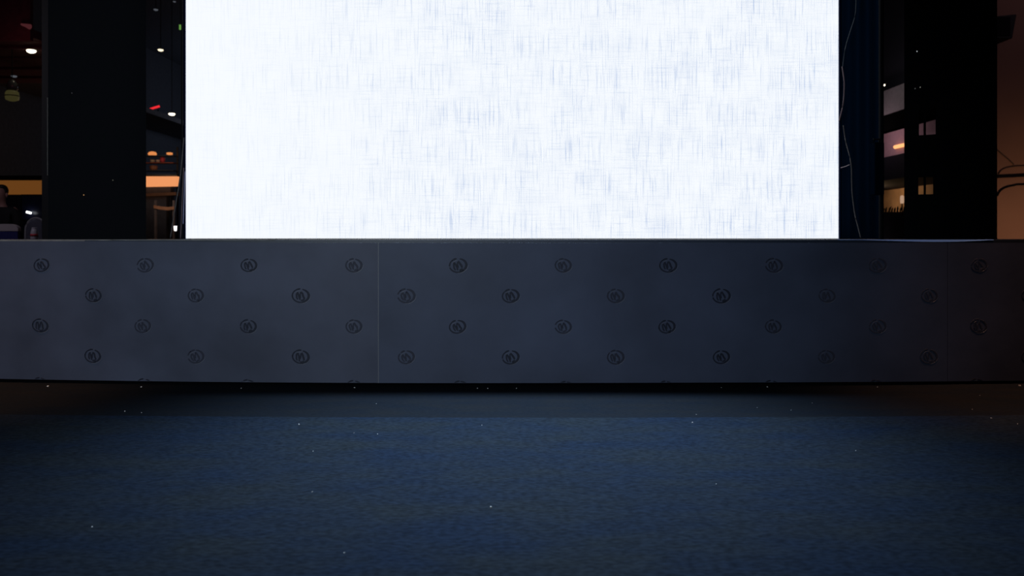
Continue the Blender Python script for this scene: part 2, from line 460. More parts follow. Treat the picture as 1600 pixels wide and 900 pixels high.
# ------------------------------------------------------------------ black side curtains and towers
def curtain(name, a, b, zt, label, amp=.008, cm='curtain'):
    m = MB(); a = Vector(a); b = Vector(b); n = 36; t = (b - a); L = t.length; t.normalize(); nn = Vector((t.y, -t.x, 0)); pr = None
    for i in range(n + 1):
        s = i / n; o_ = amp * math.sin(s * L * 55) * (.5 + .5 * s)
        p = a + t * s * L + nn * o_; q = p + nn * .004
        if pr:
            for (u, v, fl) in ((pr[0], p, 0), (pr[1], q, 1)):
                m.quad(u + Vector((0, 0, ZD + .002)), v + Vector((0, 0, ZD + .002)), v + Vector((0, 0, zt)), u + Vector((0, 0, zt)))
            m.quad(pr[0] + Vector((0, 0, zt)), p + Vector((0, 0, zt)), q + Vector((0, 0, zt)), pr[1] + Vector((0, 0, zt)))
        pr = (p, q)
    r = empty(name, ((a + b) / 2 + Vector((0, 0, ZD))), label, 'curtain')
    m.v = [v - r.location for v in m.v]; m.build('cloth', M[cm], r, smooth=True)
    pm = MB(); pm.tube([Vector((b.x, b.y, ZD)) - r.location, Vector((b.x, b.y, zt + .02)) - r.location], .014 if cm == 'curtain' else .005); pm.build('pole', M['black'], r)
    bm_ = MB(); bm_.box(Vector((b.x - .03, b.y - .05, ZD)) - r.location, Vector((b.x + .03, b.y + .05, ZD + .001)) - r.location); bm_.build('base_plate', M['black'], r)
    return r


curtain('side_curtain', (2.052, 4.80, 0), (2.072, 4.31, 0), 3.3, 'black curtain hanging beside the right edge of the glowing screen')
curtain('side_curtain', (-2.050, 4.772, 0), (-2.002, 4.66, 0), 3.3, 'narrow curtain coloured with blue screen glow beside the left edge of the glowing screen', .002, 'curtain_glow_blue')


def tower(name, label, fa, yaw, width, depth, zt, holes=(), side=1, edge=False):
    """box tower of posts and black cloth; fa is the outer front corner, side=1 runs to the right"""
    r = empty(name, (fa[0], fa[1], ZD + .001), label, 'tower'); r.rotation_euler.z = yaw
    hgt = zt - ZD; s = side
    X = lambda u: s * u
    def bx(u0, u1, y0, y1, z0, z1, nm, mt_):
        a, b = sorted((X(u0), X(u1))); return one_box((a, y0, z0), (b, y1, z1)).build(nm, mt_, r)
    # front cloth split round the openings
    cuts = sorted(holes)                 # (z0, z1, u0, u1)
    m = MB(); z = 0.0
    def pc(u0, u1, z0, z1):
        a, b = sorted((X(u0), X(u1)))
        if b - a > 1e-4 and z1 - z0 > 1e-4: m.box((a, -.006, z0), (b, 0, z1))
    for (z0, z1, u0, u1) in cuts:
        pc(0.0, width, z, z0); pc(0.0, u0, z0, z1); pc(u1, width, z0, z1); z = z1
    pc(0.0, width, z, hgt)
    m.build('front_cloth', M['blackcloth'], r)
    bx(.0, .006, .001, depth, .013, hgt, 'side_cloth', M['blackcloth']); bx(width - .006, width, .001, depth, .013, hgt, 'side_cloth', M['blackcloth'])
    if not holes: bx(0, width, depth, depth + .006, .0, hgt, 'back_cloth', M['blackcloth'])
    for u in (.025, width - .025):
        for y in (.022, depth - .022):
            q = MB(); q.tube([(X(u), y, 0.012), (X(u), y, hgt)], .016); q.build('post', M['darkmetal'], r)
    if edge:
        q = MB(); q.tube([(X(-.003), -.008, .36), (X(-.003), -.008, .80)], .0022, 6); tag(q.build('edge_highlight', M['trim'], r), 'thin strip painted as an edge highlight')  # strip cut to the length of the highlight
    bx(0, width, 0, depth, 0, .012, 'base_plate', M['black'])
    return r


def corner_dir(px_a, Ya, px_b, yaw, s):
    xa = (px_a - 800) / F * Ya; kx = (px_b - 800) / F
    dx, dy = s * math.cos(yaw), math.sin(yaw)
    t = (kx * Ya - xa) / (dx - kx * dy)
    return xa, t


yawL = R(35.5)
xa, wL = corner_dir(75, 4.35, 228, yawL, 1)
tower('cloth_tower', 'black cloth-covered tower left of the screen with a painted edge highlight', (xa, 4.35), yawL, wL, .42, 3.2, edge=True)
yawR = R(31.0)
xb, wR = corner_dir(1558, 4.35, 1413, yawR, -1)


def tw_u(px):
    _, t = corner_dir(1558, 4.35, px, yawR, -1); return t


def tw_z(px, py):
    u = tw_u(px); Y = 4.35 + u * math.sin(yawR); return H - (py - HOR) / F * Y - ZD


holes = [(tw_z(1447, 304), tw_z(1447, 277), tw_u(1458), tw_u(1435)), (tw_z(1449, 211), tw_z(1449, 171), tw_u(1462), tw_u(1436))]
tr = tower('cloth_tower', 'black cloth-covered tower right of the screen with two small openings', (xb, 4.35), -yawR, wR, .42, 3.2, holes=holes, side=-1)
q = MB(); uu = tw_u(1444.5) + .0; q.tube([(-uu, .03, .012), (-uu, .03, 2.55)], .0065); q.build('post', M['black'], tr)

tl = bpy.data.objects['cloth_tower']


def pin(tw, px, py, px0, yaw, sd, col, st):
    _, t = corner_dir(px0, 4.35, px, yaw, sd); Y = 4.35 + t * math.sin(yaw)
    z = H - (py - HOR) / F * Y - ZD; m = MB(); m.lathe([(.002, -.003), (.003, 0), (.002, .003)], (sd * t, -.009, z), 8)
    m.build('pin_light', mat('pin_glow', (.01, .01, .01), .5, emit=col, es=st), tw)


for a_ in ((130.5, 305, (1, .5, .2), .35), (176, 282, (.7, .7, .5), .10), (112, 146, (.5, .5, .6), .05)):
    pin(tl, a_[0], a_[1], 75, yawL, 1, a_[2], a_[3])
for a_ in ((1433, 81, (.8, .85, .9), .5), (1438, 137, (.7, .7, .6), .25), (1430, 139, (.5, .5, .5), .12)):
    pin(tr, a_[0], a_[1], 1558, yawR, -1, a_[2], a_[3])

# black power box on the front pole of the right curtain
pb = empty('power_box', P(1371, 304, 4.25), 'black power box hanging on the pole of the right curtain', 'box')
m = MB(); a = P(1367, 304, 4.22); b = P(1382, 222, 4.22); m.box(a - pb.location, Vector((b.x, b.y + .06, b.z)) - pb.location); m.build('body', M['curtain'], pb, bevel=.004)
m = MB(); a = P(1368, 222, 4.22) - pb.location; m.tube([a + Vector((0, .02, -.01)), a + Vector((0, .02, .018)), a + Vector((.03, .02, .018)), a + Vector((.03, .02, -.01))], .006); m.build('handle', M['black'], pb)


# ------------------------------------------------------------------ cables
def smooth(pts, n=6):
    out = []; p = [Vector(a) for a in pts]
    for i in range(len(p) - 1):
        p0, p1, p2, p3 = p[max(i - 1, 0)], p[i], p[i + 1], p[min(i + 2, len(p) - 1)]
        for k in range(n):
            t = k / n
            out.append(.5 * ((2 * p1) + (p2 - p0) * t + (2 * p0 - 5 * p1 + 4 * p2 - p3) * t * t + (3 * p1 - p0 - 3 * p2 + p3) * t ** 3))
    return out + [p[-1]]


def cable(name, pts, r, mt_, label, group=None):
    m = MB(); m.tube(smooth(pts), r, 8); o = m.build(name, mt_, smooth=True, origin=pts[-1]); return tag(o, label, 'cable', group)


XC = 2.030
cv = lambda px, py: PX(px, py, XC)
cable('cable', [cv(1339, -60), cv(1338, 0), cv(1336, 25), cv(1330, 45), cv(1321, 75), cv(1317, 104)], .003, M['cable_blue'], 'thin blue-grey cable hanging at the top of the right curtain')
cable('cable', [cv(1316, 104), cv(1319, 125), cv(1319, 145), cv(1317, 165), cv(1311.5, 188)], .0042, M['cable_pink'], 'pale pinkish cable curving beside the right screen edge')
cable('cable', [cv(1318, 196), cv(1321, 218), cv(1328, 245), cv(1330.5, 262), cv(1331, 285), cv(1332, 305), cv(1336, 335), cv(1341, 355), cv(1345, 371.5)], .0035, M['cable_grey'], 'long grey cable trailing down the right curtain to the deck')
cable('cable_tie', [cv(1314, 262), cv(1321, 260), cv(1328, 257)], .0022, M['cable_pink'], 'short pale cable tie reaching across to the long grey cable')
gl = lambda px, py, Y=4.85: P(px, py, Y)
cable('guy_wire', [gl(287, 215, 4.60), gl(283.5, 255, 4.60), gl(280, 285, 4.59), gl(271, 340, 4.57), gl(266, 372, 4.55)], .0032, M['cable_grey'], 'slanting grey guy wire left of the screen reaching the deck')
cable('cable', [gl(287, 262, 4.58), gl(285, 300, 4.58), gl(283.5, 340, 4.58), gl(282, 372.5, 4.57)], .0022, M['cable_pink'], 'thin pale cable hanging straight beside the left screen edge')
cable('cable', [gl(289, 268, 4.58), gl(287.5, 310, 4.58), gl(286, 350, 4.58)], .0025, mat('lilac_cable', (.35, .36, .6), .5), 'lilac cable touching the left screen edge above the deck')

# ------------------------------------------------------------------ scraps on the floor
scr_me = []
for s in range(3):
    b_ = MB(); pts = [(random.uniform(.6, 1) * math.cos(a), random.uniform(.6, 1) * math.sin(a)) for a in (0, 1.2, 2.4, 3.6, 5.0)]
    n0 = [Vector((x, y, 0)) for x, y in pts]; n1 = [Vector((x * .8, y * .8, .5 + .3 * random.random())) for x, y in pts]
    b_.v = n0 + n1; b_.f = [tuple(range(5))[::-1], tuple(range(5, 10))] + [(i, (i + 1) % 5, (i + 1) % 5 + 5, i + 5) for i in range(5)]; b_.mi = [0] * 7
    scr_me.append(b_.mesh('paper_scrap', M['paper']))


def scrap(px, py, r):
    Y = F * H / (py - HOR); x = (px - 800) / F * Y
    z = .0052 if Y < mat_y(x) - .01 else 0.0003
    o = bpy.data.objects.new('paper_scrap', random.choice(scr_me)); COL.objects.link(o); o.location = (x, Y, z)
    r *= 1.3; o.scale = (r, r, r); o.rotation_euler.z = random.uniform(0, 6)
    edge = py < 612
    tag(o, 'tiny white scrap lying under the stage edge' if edge else 'tiny white scrap lying on the dark floor before the stage', 'scrap', 'scraps under the stage edge' if edge else 'scraps on the floor')


for px, py, r in [(75, 604, .0042), (221, 605, .003), (377, 607, .0022), (554, 606, .003), (746, 607, .002), (762, 607, .002), (807, 607, .002), (1127, 606, .002), (1199, 605, .003), (1371, 605, .002), (1593, 603, .005),
                  (195, 643, .0022), (221, 645, .0018), (467, 666, .0024), (588, 631, .0015), (553, 679, .0012), (590, 681, .0013), (753, 667, .0012), (1082, 663, .0028), (1088, 648, .0016), (1549, 656, .0028), (1590, 665, .0018),
                  (1183, 637, .0016), (1269, 630, .0016), (1236, 641, .0014), (1337, 707, .0012), (767, 796, .0022), (488, 772, .0015), (1119, 760, .0014), (144, 827, .0013), (1531, 618, .0016), (1519, 640, .0014), (538, 868, .0013), (489, 610 + 98, .0013)]:
    scrap(px, py, r)

# ------------------------------------------------------------------ hall behind: left side
M['wallnavy'] = mat('navy_wall', (0.05, 0.07, 0.12), .8, var=.15)
M['wallgrey'] = mat('grey_wall', (0.10, 0.10, 0.12), .8, var=.15)
M['redceil'] = mat('red_canopy', (0.13, 0.04, 0.055), .7, var=.2)
M['concrete'] = mat('slab_grey', (0.22, 0.19, 0.2), .8, var=.2)
tag(one_box((-18.3, 14, 0), (-18, 46, 11)).build('wall_left', M['wallgrey']), 'dark left wall of the hall', 'wall', kind='structure')
tag(one_box((-18.3, 46, 0), (18, 46.3, 11)).build('wall_back', M['wallnavy']), 'dark navy far wall of the hall', 'wall', kind='structure')
tag(one_box((-18.3, 23, 10), (18, 46.3, 10.2)).build('ceiling', M['wallgrey']), 'dark ceiling of the hall', 'ceiling', kind='structure')
gal = tag(one_box((-18, 23, 6.0), (-15.6, 46, 6.22)).build('trim_1', M['concrete']), 'grey gallery slab edge on the left wall', 'slab', kind='structure')

can = empty('canopy', P(60, 120, 19.5), 'dark red canopy over the counter behind the left tower', 'canopy')
m = MB(); m.box(Vector((-17.9, 17, 5.07)) - can.location, Vector((-10.6, 22, 5.25)) - can.location); m.build('soffit', M['redceil'], can)
m = MB(); m.box(Vector((-17.9, 16.9, 4.98)) - can.location, Vector((-10.6, 17.0, 6.6)) - can.location); m.build('fascia', M['redceil'], can)
for i in range(4):
    y = 17.8 + i * 1.1; m = MB(); m.box(Vector((-17.9, y, 5.02)) - can.location, Vector((-10.6, y + .06, 5.07)) - can.location); m.build('soffit_batten', M['redceil'], can)
for xx in (-17.6, -11.2):
    m = MB(); m.tube([Vector((xx, 21.8, 0)) - can.location, Vector((xx, 21.8, 5.07)) - can.location], .06); m.build('post', M['darkmetal'], can)


def glow(name, col, s):
    return mat(name, (0.02, 0.02, 0.02), .5, emit=col, es=s)


G = {'warm': glow('warm_lamp_glow', (1.0, .86, .62), 5.0), 'white': glow('white_lamp_glow', (.95, .98, 1), 3.0), 'cream': glow('cream_lamp_glow', (1, .85, .6), 1.5),
     'red': glow('red_neon_glow', (1, .03, .04), .9), 'green': glow('green_sign_glow', (.25, .6, .12), .45), 'orange': glow('orange_glow', (1, .34, .10), .75),
     'fascia': glow('orange_lightbox_glow', (1, .37, .14), .85), 'amber': glow('amber_counter_glow', (.42, .15, .03), .30), 'olive': glow('olive_lantern_glow', (.5, .44, .15), .06), 'dimred': glow('dim_red_glow', (.25, .06, .07), .22),
     'grey': glow('dim_grey_lamp_glow', (.2, .22, .26), .35)}


def downlight(px, py, Y, rx, gm, label, group='round lamps in the hall', name='ceiling_lamp', rod=None):
    c = P(px, py, Y); r = rx / F * Y
    o = empty(name, c, label, 'lamp', group)
    m = MB(); m.lathe([(r * .55, -.45 * r), (r * .9, -.25 * r), (r, .02 * r), (r * .9, .12 * r)], seg=16); m.build('lens', gm, o, True)
    m = MB(); m.lathe([(r * 1.15, .13 * r), (r * 1.15, .3 * r), (r * .6, .5 * r)], seg=16); m.build('housing', M['darkmetal'], o)
    m = MB(); m.tube([(0, 0, .5 * r), (0, 0, (10 - c.z) if rod else .6 * r)], .012); m.build('stem', M['darkmetal'], o)
    return o


o = downlight(49, 76, 18.0, 6.8, G['warm'], 'bright round lamp in the red canopy at the upper left'); o.location.z = 5.02
downlight(251, 78, 27, 4.2, G['cream'], 'small tan lamp high up between left tower and screen', rod=3.2)
downlight(268.5, 178, 27, 4.8, G['warm'], 'cream lamp below the red neon tube left of the screen', rod=1.2)
downlight(1379, 133, 24, 4.0, G['warm'], 'cream lamp above the grey parapet right of the screen', rod=2.0)
downlight(272.5, 2.5, 27, 2.2, G['grey'], 'faint grey lamp at the top edge left of the screen', rod=1.5)
downlight(243.5, 15, 27, 3.4, G['grey'], 'dim grey lamp near the top beside the left tower', rod=1.8)
downlight(22, 119, 18.6, 4.2, G['grey'], 'dim lamp above the hanging lantern at the far left')
# hanging lantern
la = empty('lantern', P(19, 158, 18), 'greenish-yellow glass lantern hanging at the far left', 'lantern')
s = 18 / F
m = MB(); m.lathe([(4 * s, 0), (9 * s, 2 * s), (10 * s, 8 * s), (9 * s, 14 * s), (7 * s, 16 * s)]); m.build('globe', G['olive'], la, True)
m = MB(); m.lathe([(7.5 * s, 16.2 * s), (8 * s, 24 * s), (5 * s, 32 * s), (2 * s, 34 * s)]); m.build('glass_top', mat('smoked_glass', (.10, .13, .13), .2), la, True)
m = MB(); m.tube([(0, 0, 34 * s), (0, 0, 5.07 - la.location.z)], .01); m.build('cord', M['black'], la)
m = MB(); m.tube([(-10 * s, 0, 8 * s)] + [(10 * s * math.cos(a), 10 * s * math.sin(a), 8 * s) for a in [math.pi - i * math.pi / 8 for i in range(1, 17)]], .012, 6); m.build('band', M['darkmetal'], la)
# red streak on the fascia
m = MB(); m.tube([P(33, 38, 16.85), P(41, 40, 16.85), P(47, 42, 16.85)], [.02, .04, .06]); tag(m.build('neon_tube', G['dimred'], origin=P(40, 40, 16.85)), 'dim red neon stroke on the red canopy front', 'neon light')

# lit counter fronts
ct = empty('counter', P(30, 303, 20), 'counter with an amber-lit front at the far left', 'counter')
ct.location.z = 0
m = MB(); a = P(-60, 304, 20) - ct.location; b = P(120, 282, 20) - ct.location; m.box((a.x, 0, a.z), (b.x, .5, b.z)); m.build('lit_front', G['amber'], ct)
m = MB(); m.box((a.x - .1, -.12, b.z), (b.x + .1, .6, b.z + .12)); m.build('top', M['darkmetal'], ct)
m = MB(); m.box((a.x, 0, 0), (b.x, .5, a.z)); m.build('body', M['wallnavy'], ct)

lb_ = empty('lightbox', P(240, 291, 26), 'bright orange lightbox sign left of the screen', 'sign'); lb_.location.z = 0
m = MB(); pa, pb_, pc_, pd = [P(*t, 26) - lb_.location for t in ((190, 292), (274, 290.5), (276.5, 275), (190, 275.5))]
dY = Vector((0, .25, 0)); m.hexa([pa, pb_, pb_ + dY, pa + dY, pd, pc_, pc_ + dY, pd + dY]); m.build('lit_face', G['fascia'], lb_)
m = MB(); m.box((pa.x, .3, 0), (pb_.x - .3, .6, pd.z + .1)); m.build('stand', M['wallnavy'], lb_)
m = MB(); m.box((pa.x, -.02, pd.z), (pc_.x, .28, pd.z + .06)); m.build('top_trim', M['darkmetal'], lb_)

wood = mat('brown_wood', (.34, .20, .13), .6, var=.25, scale=3)
rl = empty('counter_shelf', (P(250, 372, 25).x, 25, 0), 'long brown wooden shelf under the orange lightbox', 'shelf')
m = MB(); pts = [P(200, 305, 25), P(230, 304.5, 25), P(250, 303.5, 25), P(275, 302.5, 25)]
for a, b in zip(pts, pts[1:]):
    a = a - rl.location; b = b - rl.location; h_ = Vector((0, 0, .05)); d_ = Vector((0, .3, 0)); m.hexa([a - h_, b - h_, b - h_ + d_, a - h_ + d_, a + h_, b + h_, b + h_ + d_, a + h_ + d_])
m.build('board', wood, rl)
for px in (215, 262):
    a = P(px, 304, 25.1) - rl.location; m = MB(); m.box((a.x - .04, .1, 0), (a.x + .04, .18, a.z - .05)); m.build('leg', M['darkmetal'], rl)
bn = empty('bench', (P(255, 372, 24).x, 24, 0), 'wooden bench with a brown back rail left of the screen', 'bench')
L_ = lambda px, py: P(px, py, 24) - bn.location
m = MB(); pts = [L_(240, 323), L_(250, 325), L_(262, 326), L_(272, 325)]
for a, b in zip(pts, pts[1:]):
    h_ = Vector((0, 0, .05)); d_ = Vector((0, .05, 0)); m.hexa([a - h_, b - h_, b - h_ + d_, a - h_ + d_, a + h_, b + h_, b + h_ + d_, a + h_ + d_])
m.build('back_rail', wood, bn)
for px in (241.5, 270):
    a = L_(px, 313); m = MB(); m.box((a.x - .035, 0.055, 0), (a.x + .035, .12, a.z)); m.build('post', M['wallgrey'], bn)
a, b = L_(240, 372), L_(272, 372); m = MB(); m.box((a.x, -.42, .42), (b.x, .05, .47)); m.build('seat', wood, bn)
for px in (241.5, 270):
    a = L_(px, 372); m = MB(); m.box((a.x - .03, -.4, 0), (a.x + .03, -.34, .42)); m.build('leg', wood, bn)

# shop display with goods above the lightbox
YD = 27
sh = empty('display_shelf', (P(248, 372, YD).x, YD, 0), 'dark display shelf with small goods above the orange lightbox', 'shelf')
q_ = lambda px, py: P(px, py, YD) - sh.location
for py0, rng_ in ((253.5, (205, 271)), (265.5, (205, 271)), (242.5, (205, 271))):
    a, b = q_(rng_[0], py0), q_(rng_[1], py0); m = MB(); m.box((a.x, 0, a.z - .03), (b.x, .35, a.z)); m.build('board', mat('reddish_board', (.32, .09, .06), .6) if py0 == 253.5 else M['wallnavy'], sh)
for px in (206, 270):
    a = q_(px, 228); m = MB(); m.box((a.x - .03, .36, 0), (a.x + .03, .42, a.z)); m.build('upright', M['darkmetal'], sh)


def good(name, px, py, rpx, prof, mt_, label, cat, lean=0):
    c = P(px, py, YD); c.y += .15; s = YD / F
    m = MB(); m.lathe([(r * rpx * s, z * s) for r, z in prof], seg=16); o = m.build(name, mt_, smooth=True); o.location = c; return tag(o, label, cat)


bowl = [(.4, 0), (.85, 1.5), (1, 3.5), (.95, 4.6), (.6, 4.7)]
good('table_lamp', 235, 242.3, 6.5, [(.5, 0), (.9, .6), (1, 3), (.7, 5.6), (.3, 6.2)], G['orange'], 'glowing orange lamp on the display shelf by the left tower', 'lamp')
good('table_lamp', 262, 242.3, 4.5, [(.5, 1), (1, 1.6), (1, 4.2), (.5, 4.8)], G['orange'], 'small flat orange light on the display shelf near the guy wire', 'lamp')
beige = mat('beige_ceramic', (.5, .42, .32), .5); beige2 = mat('pinkish_ceramic', (.55, .43, .38), .5); redc = mat('red_ceramic', (.6, .06, .09), .5)
good('bowl', 235, 253.4, 4, bowl, beige, 'beige bowl on the display shelf by the left tower', 'bowl')
good('bowl', 243.5, 253.4, 3.4, bowl, beige2, 'pinkish bowl in the middle of the display shelf', 'bowl')
good('bowl', 251, 253.4, 4, [(.4, 0), (.9, 2), (1, 5), (.9, 7.5), (.5, 8.5)], redc, 'red round jar on the display shelf', 'jar')
good('basket', 237, 265.4, 6, [(.8, 0), (1, 3), (1, 7), (.8, 7.2)], mat('brown_wicker', (.30, .13, .08), .7, var=.3), 'brown basket on the lowest display board', 'basket')
light('shop_glow', 'POINT', P(246, 246, YD - 1.6), 20, (1, .62, .38), shadow_soft_size=.15)
light('shop_glow_low', 'POINT', P(250, 300, 23.0), 18, (1, .62, .42), shadow_soft_size=.15)

m = MB(); nb = empty('neon_tube', (P(240, 169, 34.2).x, 34.2, 6.22), 'bright red neon tube high up left of the screen', 'neon light')
m.tube([P(231.5, 171.5, 34.2) - nb.location, P(240, 168.7, 34.2) - nb.location, P(249, 166, 34.2) - nb.location], .05, 8); m.build('tube', G['red'], nb)
for px in (233, 247):
    c_ = P(px, 169, 34.22) - nb.location; m = MB(); m.box((c_.x - .02, .0, 0), (c_.x + .02, .03, c_.z - .06)); m.build('bracket', M['black'], nb)
m = MB()
m = MB(); a = P(279.8, 46, 27); b = P(283.6, 38.5, 27); eo = empty('exit_light', a, 'small upright green light near the top left of the screen', 'light'); m.box((0, 0, 0), (b.x - a.x, .05, b.z - a.z)); m.build('lit_face', G['green'], eo)
m = MB(); m.tube([(.04, .025, b.z - a.z), (.04, .025, 10 - a.z)], .01); m.build('rod', M['darkmetal'], eo)
so = empty('floor_spot', P(274, 372, 14), 'small white floor spotlight glowing left of the screen', 'lamp'); so.location.z = 0
zz = P(274, 357, 14).z
m = MB(); m.tube([(0, 0, zz - .045), (0, 0, zz + .045)], [.022, .03]); m.build('lens', glow('spot_glow', (1, .95, .97), 2.4), so, True)
m = MB(); m.tube([(0, 0.05, 0), (0, 0.05, zz + .05)], .02); m.build('pole', M['black'], so)
m = MB(); m.lathe([(.16, 0), (.16, .02), (.03, .04)], (0, .05, 0)); m.build('base', M['black'], so)

# ------------------------------------------------------------------ furniture and a seated person at the far left
tb = empty('table', (P(48, 372, 12).x, 12, 0), 'dark table carrying a monitor at the far left', 'table')
m = MB(); m.box((-.55, -.1, .70), (.75, .6, .74)); m.build('tabletop', M['black'], tb)
for xx in (-.5, .7):
    for yy in (-.05, .55):
        m = MB(); m.box((xx - .025, yy - .025, 0), (xx + .025, yy + .025, .70)); m.build('leg', M['black'], tb)
mo = empty('monitor', (P(49, 372, 12).x, 12.05, .74), 'black monitor with a small white light under it at the far left', 'monitor')
navy = mat('navy_screen', (.010, .012, .035), .3)
a = P(30.5, 346, 12.0); b = P(72, 303.5, 12.0); m = MB(); m.box((a.x - mo.location.x, -.02, a.z - mo.location.z), (b.x - mo.location.x, .02, b.z - mo.location.z)); m.build('housing', M['black'], mo, bevel=.006)
m = MB(); m.box((a.x - mo.location.x + .02, -.024, a.z - mo.location.z + .03), (b.x - mo.location.x - .02, -.021, b.z - mo.location.z - .02)); m.build('display', navy, mo)
m = MB(); m.box((-.02, .0, .0), (.04, .03, .2)); m.build('stand', M['black'], mo); m = MB(); m.box((-.12, -.08, 0), (.12, .1, .012)); m.build('base', M['black'], mo)
m = MB(); a = P(41.5, 331.2, 11.96) - mo.location; b = P(48.5, 333, 11.96) - mo.location; m.tube([a, b], .017); m.build('status_light', G['white'], mo)

bl = mat('deep_blue_fabric', (.012, .012, .12), .7); dw = mat('dull_white_shell', (.42, .38, .40), .5)
ch = empty('chair', (P(5, 372, 9).x, 9, 0), 'chair with rounded white top and deep blue back at the left edge', 'chair')
W2 = P(30.5, 372, 9).x - ch.location.x


def rounded(mb, xl, xr, z0, z1, rad, y0, y1):
    pts = [(xl, z0), (xr, z0)] + [(xr - rad + rad * math.cos(t), z1 - rad * .55 + rad * .55 * math.sin(t)) for t in [i * math.pi / 16 for i in range(9)]] + \
          [(xl + rad - rad * math.sin(t), z1 - rad * .55 + rad * .55 * math.cos(t)) for t in [i * math.pi / 16 for i in range(9)]]
    n = len(pts); b = len(mb.v); mb.v += [Vector((x, y0, z)) for x, z in pts] + [Vector((x, y1, z)) for x, z in pts]
    mb.f += [tuple(range(b, b + n)), tuple(range(b + n, b + 2 * n))[::-1]] + [(b + i, b + n + i, b + n + (i + 1) % n, b + (i + 1) % n) for i in range(n)]; mb.mi += [0] * (n + 2)


m = MB(); rounded(m, -W2, W2, P(0, 361, 9).z, P(0, 350, 9).z, .11, -.03, .03); m.build('back_top', dw, ch)
m = MB(); m.box((-W2 + .005, -.025, .46), (W2 - .005, .025, P(0, 361, 9).z - .001)); m.build('backrest', bl, ch)
m = MB(); m.box((-W2, -.46, .42), (W2, -.027, .46)); m.build('seat', bl, ch, bevel=.012)
for xx in (-W2 + .03, W2 - .03):
    for yy in (-.42, .0):
        m = MB(); m.tube([(xx, yy, .42), (xx * 1.08, yy * 1.05, 0)], .014); m.build('leg', M['metal'], ch)

clear = mat('clear_plastic', (.25, .26, .36), .25, trans=.6); rim = mat('clear_plastic_rim', (.42, .42, .46), .35)
cc = empty('chair', (P(56, 372, 10.4).x, 10.4, 0), 'see-through plastic chair with a rounded back, half behind the left tower', 'chair')
cw = .145
zt = P(0, 340.5, 10.4).z
arc_ = [(-cw, .46)] + [(-cw * math.cos(t) , zt - .17 + .17 * math.sin(t)) for t in [i * math.pi / 20 for i in range(21)]] + [(cw, .46)]
m = MB(); n = len(arc_); m.v = [Vector((x, 0, z)) for x, z in arc_] + [Vector((x, .006, z)) for x, z in arc_]
m.f = [tuple(range(n)), tuple(range(n, 2 * n))[::-1]] + [(i, (i + 1) % n, (i + 1) % n + n, i + n) for i in range(n)]; m.mi = [0] * (n + 2); m.build('backrest', clear, cc)
m = MB(); m.tube([(x, .003, z) for x, z in arc_], .012, 8); m.build('back_rim', rim, cc, True)
m = MB(); m.box((-cw - .02, -.38, .43), (cw + .02, -.004, .455)); m.build('seat', clear, cc, bevel=.01)
for xx in (-cw, cw):
    for yy in (-.35, -.03):
        m = MB(); m.tube([(xx, yy, .43), (xx * 1.1, yy, 0)], .013); m.build('leg', rim, cc)

st = empty('side_table', (P(54, 372, 9.2).x, 9.2, 0), 'small low side table under the bottle at the far left', 'table')
m = MB(); m.lathe([(.16, .46), (.16, .485)]); m.build('tabletop', M['black'], st); m = MB(); m.tube([(0, 0, .02), (0, 0, .46)], .02); m.build('pole', M['black'], st)
m = MB(); m.lathe([(.14, 0), (.14, .02)]); m.build('base', M['black'], st)
bt = empty('bottle', (P(53.5, 372, 9.2).x, 9.2, .485), 'white bottle with a red band standing at the far left', 'bottle')
wb = mat('milky_bottle', (.5, .48, .55), .4); rb = mat('red_label', (.55, .03, .05), .5)
m = MB(); m.lathe([(.028, 0), (.040, .01), (.040, .20), (.033, .235), (.026, .255)]); m.build('body', wb, bt, True)
m = MB(); m.lathe([(.0408, .165), (.0408, .195)]); m.build('label_band', rb, bt, True)
m = MB(); m.lathe([(.026, .256), (.026, .272)]); m.build('cap', wb, bt, True)


def skin(name, verts, edges, radii, mt_, parent, root=0, sub=2):
    me = bpy.data.meshes.new(name); me.from_pydata(verts, edges, []); me.materials.append(mt_)
    o = bpy.data.objects.new(name, me); COL.objects.link(o); o.parent = parent
    s = o.modifiers.new('skin', 'SKIN'); s.use_smooth_shade = True
    if not me.skin_vertices: me.skin_vertices.new()
    for i, r in enumerate(radii):
        r = r if isinstance(r, tuple) else (r, r); me.skin_vertices[0].data[i].radius = r; me.skin_vertices[0].data[i].use_root = (i == root)
    u = o.modifiers.new('sub', 'SUBSURF'); u.levels = sub; u.render_levels = sub
    return o


pc = P(-6, 372, 10.5)
stl = empty('stool', (pc.x, 10.62, 0), 'black stool under the seated person at the left edge', 'stool')
m = MB(); m.lathe([(.19, .31), (.2, .32), (.2, .345), (.18, .35)]); m.build('seat', M['black'], stl, True)
for i in range(4):
    a = math.pi / 4 + i * math.pi / 2; m = MB(); m.tube([(.13 * math.cos(a), .13 * math.sin(a), .31), (.2 * math.cos(a), .2 * math.sin(a), 0)], .014); m.build('leg', M['darkmetal'], stl)
pe = empty('person', (pc.x, 10.62, 0), 'seated person in a dark jacket cut off by the left edge', 'person')
sk = mat('skin_tone', (.42, .22, .19), .55); jk = mat('dark_jacket_cloth', (.012, .012, .014), .85); tr_ = mat('dark_trouser_cloth', (.015, .016, .022), .85); hr = mat('black_hair', (.008, .007, .007), .6)
V, E, RR = [], [], []


def chain(start, pts):
    p = start
    for co, r in pts:
        V.append(co); RR.append(r); E.append((p, len(V) - 1)); p = len(V) - 1
    return p


